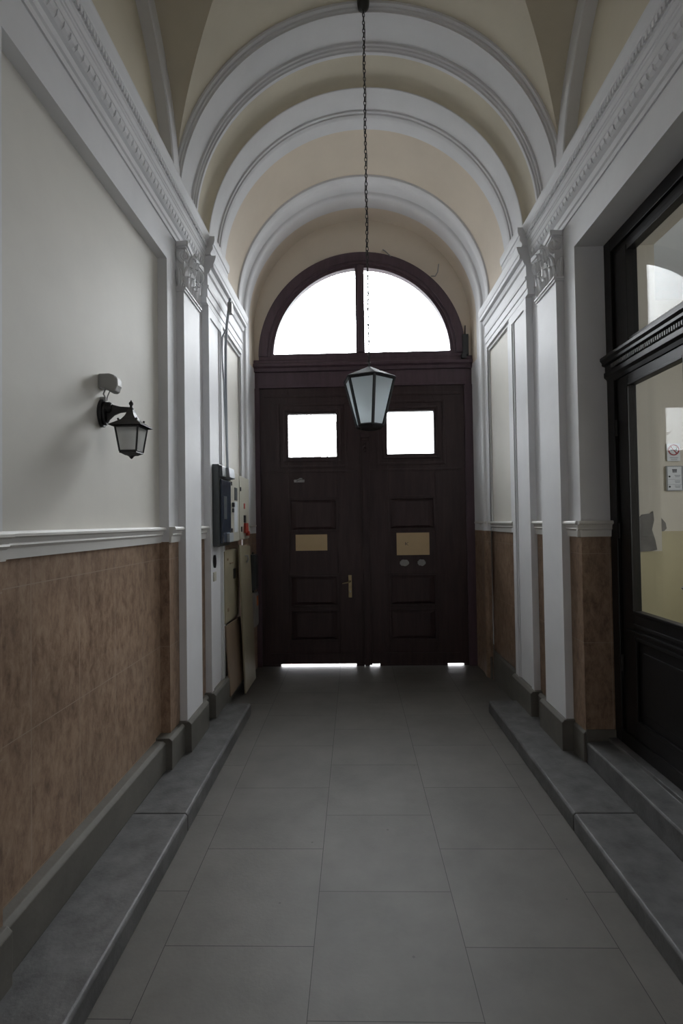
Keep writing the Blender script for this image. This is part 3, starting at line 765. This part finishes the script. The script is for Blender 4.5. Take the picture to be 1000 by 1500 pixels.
# ------------------------------------------------------------------ side room behind the glazed door
XR = CX + WH + .5
room = root('wall_side_room', (XR + 1.5, 3.4, 0))
r = MB(); d_ = MB()
DZ2 = 1.46
# inner reveal of the thick wall painted as the room
r.box(X0 + .10, XR + .001, RY1 - .004, RY1, DZ2, RH); r.box(XR, XR + .02, RY1, 5.6, DZ2, 4.1); r.box(XR, XR + .02, .6, RY0, DZ2, 4.1)
r.box(XR, XR + .02, RY0, RY1, RH, 4.1)
r.box(X0 + .10, XR, RY0, RY1, RH - .003, RH + .001)
r.box(XR, 5.2, 5.6, 5.75, 1.53, 4.1); r.box(XR, 5.2, .5, .6, DZ2, 4.1)
d_.box(X0 + .10, XR + .004, RY1 - .005, RY1 - .0005, .263, DZ2); d_.box(XR, XR + .022, RY1, 5.6, .25, DZ2); d_.box(XR, XR + .022, .6, RY0, .25, DZ2)
d_.box(XR, 5.2, 5.59, 5.75, .25, 1.53); d_.box(XR, 5.2, .5, .61, .25, DZ2)
# far side wall with a window opening
for a, b_, c0, c1 in ((.5, 1.0, .25, 4.1), (3.6, 5.6, .25, 4.1), (1.0, 3.6, .25, 1.5), (1.0, 3.6, 3.6, 4.1)):
    r.box(5.05, 5.2, a, b_, max(c0, .25), c1)
build('painted_walls', r, M_roomc, room); build('yellow_dado', d_, M_roomd, room)
rf = MB(); rf.box(XR, 5.2, .5, 5.6, .18, .26); build('room_floor', rf, M_floor, room)
rc = MB(); rc.box(XR, 5.2, .5, 5.75, 4.05, 4.15); build('room_ceiling', rc, M_roomceil, room)
# bare plaster patches
def patch(name, pts, plane, a, t, parent):
    p = MB(); p.prism(pts, plane, a, a + t); return build(name, p, M_plaster, parent)
patch('bare_plaster_patch', [(1.775, 1.69), (1.84, 1.665), (1.875, 1.70), (1.925, 1.705), (1.945, 1.72), (1.95, 1.66), (1.935, 1.60), (1.955, 1.53), (1.965, 1.47), (1.93, 1.462), (1.86, 1.458), (1.775, 1.463)], 'y', RY1 - .010, .012, room)
patch('bare_plaster_patch', [(3.22, 1.56), (3.26, 1.53), (3.33, 1.53), (3.36, 1.56), (3.35, 1.62), (3.30, 1.68), (3.24, 1.69)], 'y', 5.580, .012, room)
# notices on the far wall
sg = thing('wall_notice', (3.455, 5.585, 1.965), 'white framed notice with three printed rows on the far wall behind the glazed door', 'notice')
p = MB(); p.box(3.371, 3.541, 5.574, 5.59, 1.965, 2.232); build('sheet', p, M_wpaper, sg)
p = MB(); p.frame_xz(3.371, 3.541, 1.965, 2.232, .008, 5.568, 5.576); build('border', p, M_gink, sg)
p = MB(); p.box(3.43, 3.48, 5.572, 5.5745, 2.187, 2.196)
for q in range(4): p.box(3.434 + q * .012, 3.441 + q * .012, 5.572, 5.5745, 2.160, 2.188)
build('fork_pictogram', p, M_ink, sg)
for z in (2.118, 2.008):
    p = MB(); p.sphere((3.40, 5.573, z), .010, 6); build('bullet_mark', p, M_ink, sg)
p = MB()
for z in (2.12, 2.06, 2.005):
    p.box(3.455, 3.515, 5.572, 5.5745, z + .006, z + .013); p.box(3.46, 3.51, 5.572, 5.5745, z - .008, z - .001)
for z in (2.085, 2.03): p.box(3.385, 3.528, 5.572, 5.5745, z, z + .003)
build('text_rows', p, M_gink, sg)
ns = thing('no_smoking_sign', (3.455, 5.585, 2.32), 'round red no-smoking sign above the framed notice behind the glazed door', 'sign')
p = MB(); p.box(3.385, 3.525, 5.580, 5.59, 2.285, 2.475); build('sheet', p, M_wpaper, ns)
p = MB(); m_ = 28
vv = [(3.455 + rr * math.cos(2 * PI * i / m_), y, 2.405 + rr * math.sin(2 * PI * i / m_)) for y in (5.576, 5.581) for rr in (.060, .047) for i in range(m_)]
p.add(vv, [(i, (i + 1) % m_, m_ + (i + 1) % m_, m_ + i) for i in range(m_)] + [(2 * m_ + i, 2 * m_ + (i + 1) % m_, 3 * m_ + (i + 1) % m_, 3 * m_ + i) for i in range(m_)])
p.prism([(3.415, 2.444), (3.422, 2.450), (3.495, 2.366), (3.488, 2.360)], 'y', 5.575, 5.580)
build('red_ring', p, M_redink, ns)
p = MB(); p.box(3.42, 3.475, 5.577, 5.580, 2.400, 2.410); p.box(3.478, 3.488, 5.577, 5.580, 2.400, 2.410); p.tube([(3.483, 5.579, 2.412), (3.487, 5.579, 2.425), (3.480, 5.579, 2.435)], .003, 6)
build('cigarette_symbol', p, M_ink, ns)
p = MB(); p.box(3.415, 3.50, 5.578, 5.581, 2.318, 2.324); p.box(3.425, 3.49, 5.578, 5.581, 2.300, 2.306); build('text_rows', p, M_gink, ns)

# ------------------------------------------------------------------ pendant lantern
PX, PY = .118, 3.50
PL = thing('pendant_lantern', (PX, PY, 2.31), 'six-sided hanging lantern with frosted panes and grey pyramid roof on a long chain', 'lamp')
rot = math.radians(9.5); rt, rb_ = .178, .094; zt_, zb_ = 2.655, 2.335
def hv(r, z, k, dr=0): a = rot + k * PI / 3; return Vector((PX + r * math.sin(a), PY - r * math.cos(a), z))
m = MB(); m.frustum((PX, PY), 6, .192, 2.655, .188, 2.662, rot); m.frustum((PX, PY), 6, .190, 2.662, .008, 2.748, rot); m.lathe([(.014, 0), (.012, .006), (.006, .012), (.005, .02)], (PX, PY, 2.742), 14)
build('roof', m, M_groof, PL)
m = MB()
for k_ in range(6):
    m.tube([hv(rt, zt_, k_), hv(rb_, zb_, k_)], .0105, 4)
    m.tube([hv(rt, zt_ - .005, k_), hv(rt, zt_ - .005, k_ + 1)], .009, 4)
    m.tube([hv(rb_, zb_, k_), hv(rb_, zb_, k_ + 1)], .012, 4)
m.frustum((PX, PY), 6, rb_ * 1.02, zb_ - .008, rb_ * 1.0, zb_ - .001, rot); m.frustum((PX, PY), 6, rb_ * .7, zb_ - .020, rb_ * .9, zb_ - .008, rot)
build('lantern_frame', m, M_iron, PL)
for k_ in range(6):
    m = MB(); q = [hv(rt - .004, zt_ - .008, k_), hv(rt - .004, zt_ - .008, k_ + 1), hv(rb_ - .004, zb_ + .004, k_ + 1), hv(rb_ - .004, zb_ + .004, k_)]
    cc = Vector((PX, PY, 0)); q2 = [p_ - (Vector((p_.x, p_.y, 0)) - cc).normalized() * .003 for p_ in q]
    m.add(q + q2, [(0, 1, 2, 3), (7, 6, 5, 4), (0, 4, 5, 1), (1, 5, 6, 2), (2, 6, 7, 3), (3, 7, 4, 0)])
    build('frosted_pane', m, M_frost, PL)
m = MB(); m.lathe([(.012, .33), (.016, .30), (.020, .29), (.018, .24), (.030, .22), (.038, .185), (.034, .15), (.018, .125), (.002, .12)], (PX, PY, 2.32), 16); build('bulb', m, M_bulb, PL, smooth=50)
# chain of interlocking links
m = MB(); z = 2.772; i = 0; ztop = 5.30
while z < ztop - .02:
    a = (i % 2) * PI / 2 + .3; u = Vector((math.cos(a), math.sin(a), 0)); pts = []
    for k_ in range(13):
        t = 2 * PI * k_ / 12; pts.append(Vector((PX, PY, z)) + u * (.0085 * math.cos(t)) + Vector((0, 0, .017 * math.sin(t))))
    m.tube(pts, .0028, 5, cap=False); z += .0285; i += 1
build('chain', m, M_iron, PL)
m = MB(); m.tube([(PX + .010 * math.sin(q * .9), PY + .010 * math.cos(q * .9), 2.76 + q * .0635) for q in range(41)], .0022, 5); build('cord', m, M_black, PL)
m = MB(); m.lathe([(.002, -.075), (.020, -.070), (.038, -.052), (.043, -.025), (.043, .03)], (PX, PY, 5.325), 18); build('ceiling_rose', m, M_black, PL, smooth=50)

# ------------------------------------------------------------------ wall lantern on the left wall
XW = CX - WH - .065; WY = 2.60
LN = thing('wall_lantern', (XW, WY, 2.26), 'black four-sided coach lantern on a bracket arm on the left wall', 'lamp')
m = MB()
pl = [(WY + .042 * math.cos(t) * (1 + .12 * math.cos(2 * t)), 2.262 + .074 * math.sin(t)) for t in [2 * PI * i / 28 for i in range(28)]]
m.prism(pl, 'x', XW, XW + .018); m.prism([(WY + (y - WY) * .78, 2.262 + (z - 2.262) * .85) for y, z in pl], 'x', XW + .018, XW + .032)
m.lathe([(.030, 0), (.030, .018), (.022, .03)], (XW + .03, WY, 2.29), 14, ax='x')
build('wall_plate', m, M_iron, LN, bevel=.003)
LX = XW + .158
m = MB(); top = [(XW + .03, 2.310), (XW + .06, 2.306), (XW + .10, 2.295), (LX, 2.290), (LX + .01, 2.288)]; bot = [(LX + .01, 2.274), (LX - .01, 2.268), (XW + .10, 2.262), (XW + .07, 2.250), (XW + .045, 2.228), (XW + .03, 2.205)]
m.prism(top + bot, 'y', WY - .009, WY + .009); build('bracket_arm', m, M_iron, LN, bevel=.004)
m = MB(); c_ = (LX, WY, 0)
m.lathe([(.014, 2.270), (.014, 2.283), (.008, 2.288), (.006, 2.297), (.011, 2.305), (.011, 2.313), (.005, 2.320), (.001, 2.328)], c_, 12); build('finial', m, M_iron, LN, smooth=50)
rw = math.radians(45)
m = MB()
prf = [(.020, 2.276), (.024, 2.262), (.034, 2.244), (.052, 2.224), (.084, 2.207), (.114, 2.192), (.115, 2.187), (.098, 2.187)]
for (a, za), (b_, zb2) in zip(prf[:-1], prf[1:]): m.frustum((LX, WY), 4, a, za, b_, zb2, rw)
for k_ in range(4):
    a = rw + k_ * PI / 2; m.sphere((LX + .066 * math.sin(a), WY - .066 * math.cos(a), 2.222), .006, 5)
build('lantern_roof', m, M_iron2, LN)
def wv(r, z, k): a = rw + k * PI / 2; return Vector((LX + r * math.sin(a), WY - r * math.cos(a), z))
m = MB()
for k_ in range(4):
    m.tube([wv(.084, 2.190, k_), wv(.060, 2.058, k_)], .0050, 4); m.tube([wv(.060, 2.060, k_), wv(.060, 2.060, k_ + 1)], .0050, 4); m.tube([wv(.084, 2.184, k_), wv(.084, 2.184, k_ + 1)], .0055, 4)
m.frustum((LX, WY), 4, .062, 2.050, .062, 2.058, rw); m.frustum((LX, WY), 4, .034, 2.040, .056, 2.050, rw); m.lathe([(.001, 2.022), (.007, 2.026), (.012, 2.034), (.026, 2.042)], (LX, WY, 0), 12)
build('lantern_cage', m, M_iron, LN)
for k_ in range(4):
    m = MB(); q = [wv(.081, 2.184, k_), wv(.081, 2.184, k_ + 1), wv(.058, 2.062, k_ + 1), wv(.058, 2.062, k_)]; cc = Vector((LX, WY, 0))
    q2 = [p_ - (Vector((p_.x, p_.y, 0)) - cc).normalized() * .002 for p_ in q]
    m.add(q + q2, [(0, 1, 2, 3), (7, 6, 5, 4), (0, 4, 5, 1), (1, 5, 6, 2), (2, 6, 7, 3), (3, 7, 4, 0)]); build('glass_pane', m, M_cloudy, LN)
m = MB(); m.lathe([(.014, 2.058), (.014, 2.075), (.012, 2.085), (.020, 2.098), (.021, 2.12), (.014, 2.14), (.002, 2.148)], (LX, WY, 0), 14); build('bulb', m, M_bulb, LN, smooth=50)
# motion sensor
SE = thing('motion_sensor', (XW, WY + .0, 2.36), 'small grey rounded motion sensor box on the left wall above the coach lantern', 'sensor')
m = MB(); m.prism([(XW, 2.386), (XW, 2.462), (XW + .055, 2.463), (XW + .078, 2.455), (XW + .094, 2.432), (XW + .095, 2.400), (XW + .088, 2.372), (XW + .075, 2.366), (XW + .058, 2.368), (XW + .040, 2.384), (XW + .02, 2.388)], 'y', WY - .030, WY + .030)
build('sensor_body', m, M_sensor, SE, bevel=.006)
m = MB(); m.prism([(XW + .088, 2.45), (XW + .0985, 2.432), (XW + .100, 2.400), (XW + .091, 2.385)], 'y', WY - .024, WY + .024); build('sensor_lens', m, M_wplast, SE, bevel=.003, label='white curved lens')
m = MB(); m.tube([(XW + .03, WY - .01, 2.388), (XW + .02, WY - .012, 2.36), (XW + .028, WY, 2.335)], .004, 6); m.tube([(XW + .045, WY + .01, 2.385), (XW + .032, WY + .008, 2.355), (XW + .028, WY + .004, 2.33)], .003, 6)
m.box(XW, XW + .03, WY - .012, WY + .012, 2.33, 2.345); build('cable', m, M_sensor, SE)

# ------------------------------------------------------------------ electrical cabinets on the left wall
# dark meter box
MX = thing('meter_box', (-1.19, 4.43, 1.48), 'dark grey meter box with smoked cover at the near end of the left cabinets', 'meter box')
m = MB(); m.box(-1.188, -1.128, 4.245, 4.595, 1.490, 2.185); build('housing', m, M_dgrey, MX, bevel=.006)
m = MB(); m.box(-1.128, -1.112, 4.262, 4.585, 1.515, 2.06); build('smoked_cover', m, M_dblue, MX, bevel=.008)
m = MB(); m.box(-1.113, -1.110, 4.33, 4.43, 1.72, 1.92); build('recessed_dial', m, M_dgrey, MX)
m = MB(); m.prism([(-1.13, 2.075), (-1.075, 2.085), (-1.085, 2.170), (-1.13, 2.178)], 'y', 4.40, 4.60); build('terminal_cover', m, M_lgrey, MX, bevel=.004, label='light grey sloping cover')
m = MB(); m.prism([(-1.13, 2.075), (-1.100, 2.08), (-1.105, 2.170), (-1.13, 2.178)], 'y', 4.255, 4.385); build('terminal_cover', m, M_dgrey, MX, bevel=.004)
m = MB(); m.box(-1.113, -1.085, 4.42, 4.56, 1.52, 1.60); build('cable_gland_cover', m, M_lgrey, MX, bevel=.005)
def cabinet(y0, y1, z0, z1, xb, xf, label, extra):
    o = thing('electrical_cabinet', ((xb + xf) / 2, (y0 + y1) / 2, z0), label, 'cabinet', 'upper beige electrical cabinets')
    m = MB(); m.box(xb, xf - .012, y0, y1, z0, z1); build('cabinet_body', m, M_beige, o, bevel=.003)
    m = MB(); m.box(xf - .011, xf, y0 + .006, y1 - .006, z0 + .006, z1 - .006); dr = build('cabinet_door', m, M_beige, o, bevel=.003)
    for (nm, a, b_, c0, c1, mt, pr) in extra:
        m = MB(); m.box(xf, xf + pr, a, b_, c0, c1); build(nm, m, mt, dr, bevel=.0015)
    return o
XF = -1.118
cabinet(4.60, 4.945, 1.512, 2.165, -1.205, XF, 'tall beige cabinet with a white label strip, between meter box and red-switch cabinet',
        [('latch', 4.615, 4.645, 2.03, 2.065, M_black, .006), ('latch', 4.615, 4.645, 1.60, 1.64, M_black, .006), ('viewing_window', 4.74, 4.85, 1.90, 2.02, M_dgrey, .004),
         ('rotary_switch', 4.645, 4.70, 1.835, 1.875, M_black, .015), ('rotary_switch', 4.645, 4.69, 1.785, 1.82, M_dgrey, .012), ('label_strip', 4.72, 4.86, 1.60, 1.89, M_wpaper, .002)])
cabinet(4.952, 5.40, 1.52, 2.155, -1.205, XF, 'tall beige cabinet with a red switch, the farthest of the upper pair',
        [('latch', 4.985, 5.015, 2.0, 2.04, M_black, .006), ('latch', 5.01, 5.045, 1.60, 1.65, M_black, .006), ('breaker_window', 5.13, 5.23, 1.69, 1.765, M_black, .006),
         ('warning_sticker', 5.14, 5.20, 1.83, 1.885, M_red, .002), ('red_switch', 5.14, 5.26, 1.585, 1.685, M_red, .020), ('red_switch_lever', 5.22, 5.29, 1.555, 1.60, M_red, .028)])
# lower row
LC = thing('lower_meter_cabinet', (-1.2, 4.87, .76), 'beige metal cabinet door with small black slot below the upper pair', 'cabinet')
m = MB(); m.box(-1.205, -1.190, 4.585, 5.13, .765, 1.435); build('cabinet_body', m, M_beige2, LC, bevel=.003)
m = MB(); m.box(-1.189, -1.176, 4.592, 5.125, .772, 1.430); dr = build('cabinet_door', m, M_beige2, LC, bevel=.003)
for a in ((4.91, 5.0, 1.15, 1.245, M_black), (4.68, 4.72, 1.34, 1.36, M_brownp), (4.68, 4.72, .87, .90, M_brownp), (4.78, 4.9, 1.30, 1.312, M_brownp)):
    m = MB(); m.box(-1.176, -1.172, *a[:4]); build('key_slot' if a[4] is M_black else 'worn_fitting', m, a[4], dr)
# leaning boards
def board(name, pts, x_top, x_bot, th_, material, label, extra=None):
    """pts (y,z) outline; x varies linearly with z"""
    zs = [z for _, z in pts]; z0, z1 = min(zs), max(zs)
    def xx(z): return x_bot + (x_top - x_bot) * (z - z0) / (z1 - z0)
    m = MB(); n_ = len(pts)
    v = [(xx(z), y, z) for y, z in pts] + [(xx(z) - th_, y, z) for y, z in pts]
    m.add(v, [tuple(range(n_)), tuple(range(n_, 2 * n_))[::-1]] + [(i, (i + 1) % n_, (i + 1) % n_ + n_, i + n_) for i in range(n_)])
    return build(name, m, material, None, origin='base', label=label, cat='board', bevel=.002, group='boards leaning below the cabinets')
board('board_panel', [(4.60, .12), (5.20, .12), (5.175, .74), (4.60, .755)], -1.172, -1.135, .014, M_brownp, 'brown board covering the wall below the beige cabinet door with the black slot')
board('board_panel', [(5.00, .015), (5.50, .015), (5.50, 1.44), (5.00, 1.47)], -1.132, -1.085, .016, M_beige2, 'tall beige-brown leaning board between lower cabinet and street door')
hk = MB(); hk.tube([(-1.132, 5.22, 1.35), (-1.10, 5.22, 1.35), (-1.095, 5.22, 1.31), (-1.11, 5.22, 1.28)], .010, 8)
build('door_pull', hk, M_sensor, origin='base', label='small grey pull knob at the top of the tall leaning board', cat='handle', smooth=50)
# grey electrical boxes by the door
for z0, z1, mt, lb in ((.93, 1.33, M_dgrey, 'dark grey slim electrical box beside the street door, above its lighter twin'), (.52, .90, M_sensor, 'grey slim electrical box with orange sticker beside the street door')):
    o = thing('electrical_box', (-1.15, 5.75, z0), lb, 'box', 'slim electrical boxes by the street door')
    m = MB(); m.box(-1.19, -1.12, 5.68, 5.86, z0, z1); build('box_body', m, mt, o, bevel=.004)
    m = MB(); m.box(-1.119, -1.113, 5.695, 5.845, z0 + .02, z1 - .02); build('box_lid', m, mt, o, bevel=.003)
    if z0 < .6:
        m = MB(); m.box(-1.113, -1.110, 5.74, 5.82, z1 - .15, z1 - .04); build('orange_sticker', m, M_orange, o)
    m = MB(); m.tube([(-1.16, 5.77, z1 - .005), (-1.16, 5.77, z1 + .025)], .012, 8); build('cable_gland', m, M_black, o)
# vent plate and white patch below the meter box
m = MB(); pts = [(4.275 + .028 * math.cos(2 * PI * i / 16) * (1.0), 1.365 + .055 * math.sin(2 * PI * i / 16)) for i in range(16)]; m.prism(pts, 'x', -1.188, -1.172)
build('key_hook_plate', m, M_black, origin='base', label='small black oval plate on the white pier below the dark meter box', cat='plate', bevel=.002)
m = MB(); m.box(-1.188, -1.176, 4.24, 4.31, 1.20, 1.275); build('junction_plate', m, M_beige, origin='base', label='small beige plate below the black oval plate on the white pier', cat='plate', bevel=.002)
# conduits
for pts, r_, lb in (([(-1.105, 4.60, 3.74), (-1.115, 4.60, 3.66), (-1.14, 4.61, 3.50), (-1.165, 4.66, 3.30), (-1.185, 4.73, 3.05), (-1.19, 4.76, 2.6), (-1.19, 4.78, 2.17)], .013, 'grey cable conduit coming out of the left cornice down to the tall beige cabinet'),
                    ([(-1.145, 4.61, 3.46), (-1.175, 4.58, 3.38), (-1.180, 4.58, 3.20), (-1.185, 4.66, 2.95), (-1.18, 4.70, 2.6), (-1.17, 4.70, 2.17)], .008, 'thinner grey cable looping beside the conduit down to the tall beige cabinet')):
    m = MB(); m.tube(pts, r_, 8); build('cable_conduit', m, M_lgrey, origin='base', label=lb, cat='cable', smooth=60, group='cable conduits on the left wall')
m = MB(); m.box(-1.125, -1.085, 4.575, 4.635, 3.60, 3.70); build('cable_clamp', m, M_sensor, origin='base', label='grey clamp box holding the conduit to the left cornice', cat='clamp', bevel=.004)

# loose wires near the fanlight
for pts, lb in (([(.49, 5.93, 4.77), (.45, 5.915, 4.80), (.41, 5.93, 4.85), (.385, 5.955, 4.88)], 'short loose dark wire sticking up from the top of the fanlight frame'),
                ([(.94, 5.93, 4.54), (.985, 5.915, 4.53), (1.015, 5.92, 4.58), (1.035, 5.955, 4.69)], 'short loose dark wire at the upper right of the fanlight frame')):
    m = MB(); m.tube(pts, .006, 6); build('loose_wire', m, M_sensor, origin='base', label=lb, cat='wire', smooth=60, group='loose wires round the fanlight')
m = MB(); m.box(1.285, 1.355, 5.905, 5.955, 3.60, 3.84); m.box(1.27, 1.33, 5.89, 5.93, 3.56, 3.61); m.tube([(1.32, 5.93, 3.84), (1.325, 5.935, 3.95)], .008, 6)
build('door_closer', m, M_black, origin='base', label='dark closer box in the upper right corner of the street door frame', cat='door closer', bevel=.003)
# wiring junction on right dado rail end
# ------------------------------------------------------------------ bare tree outside, seen mirrored in the glazed door
TR = thing('bare_tree', (-.5, 11.0, 0), 'leafless pale tree in the street beyond the door windows', 'tree')
rnd = random.Random(3)
TK = MB(); BRs = MB()
def grow(mb, p, d, ln, r, depth):
    pts = [p.copy()]; rs = [r]; q = p.copy(); dd = d.copy()
    for i in range(4):
        dd = (dd + Vector((rnd.uniform(-.22, .22), rnd.uniform(-.22, .22), rnd.uniform(-.05, .15)))).normalized()
        q = q + dd * ln / 4; pts.append(q.copy()); rs.append(r * (1 - .12 * (i + 1)))
    mb.tube(pts, rs, 6, cap=False)
    if depth == 0: return
    for k_ in range(3 if depth > 1 else 4):
        ax = Vector((rnd.uniform(-1, 1), rnd.uniform(-1, 1), rnd.uniform(-.3, .8))).normalized()
        grow(BRs, pts[rnd.randint(2, 4)], (dd * .7 + ax * .8).normalized(), ln * .68, r * .52, depth - 1)
grow(TK, Vector((-.5, 11, 0)), Vector((0, 0, 1)), 2.4, .13, 4)
build('trunk', TK, M_bark, TR, smooth=60); build('branches', BRs, M_bark, TR, smooth=60)
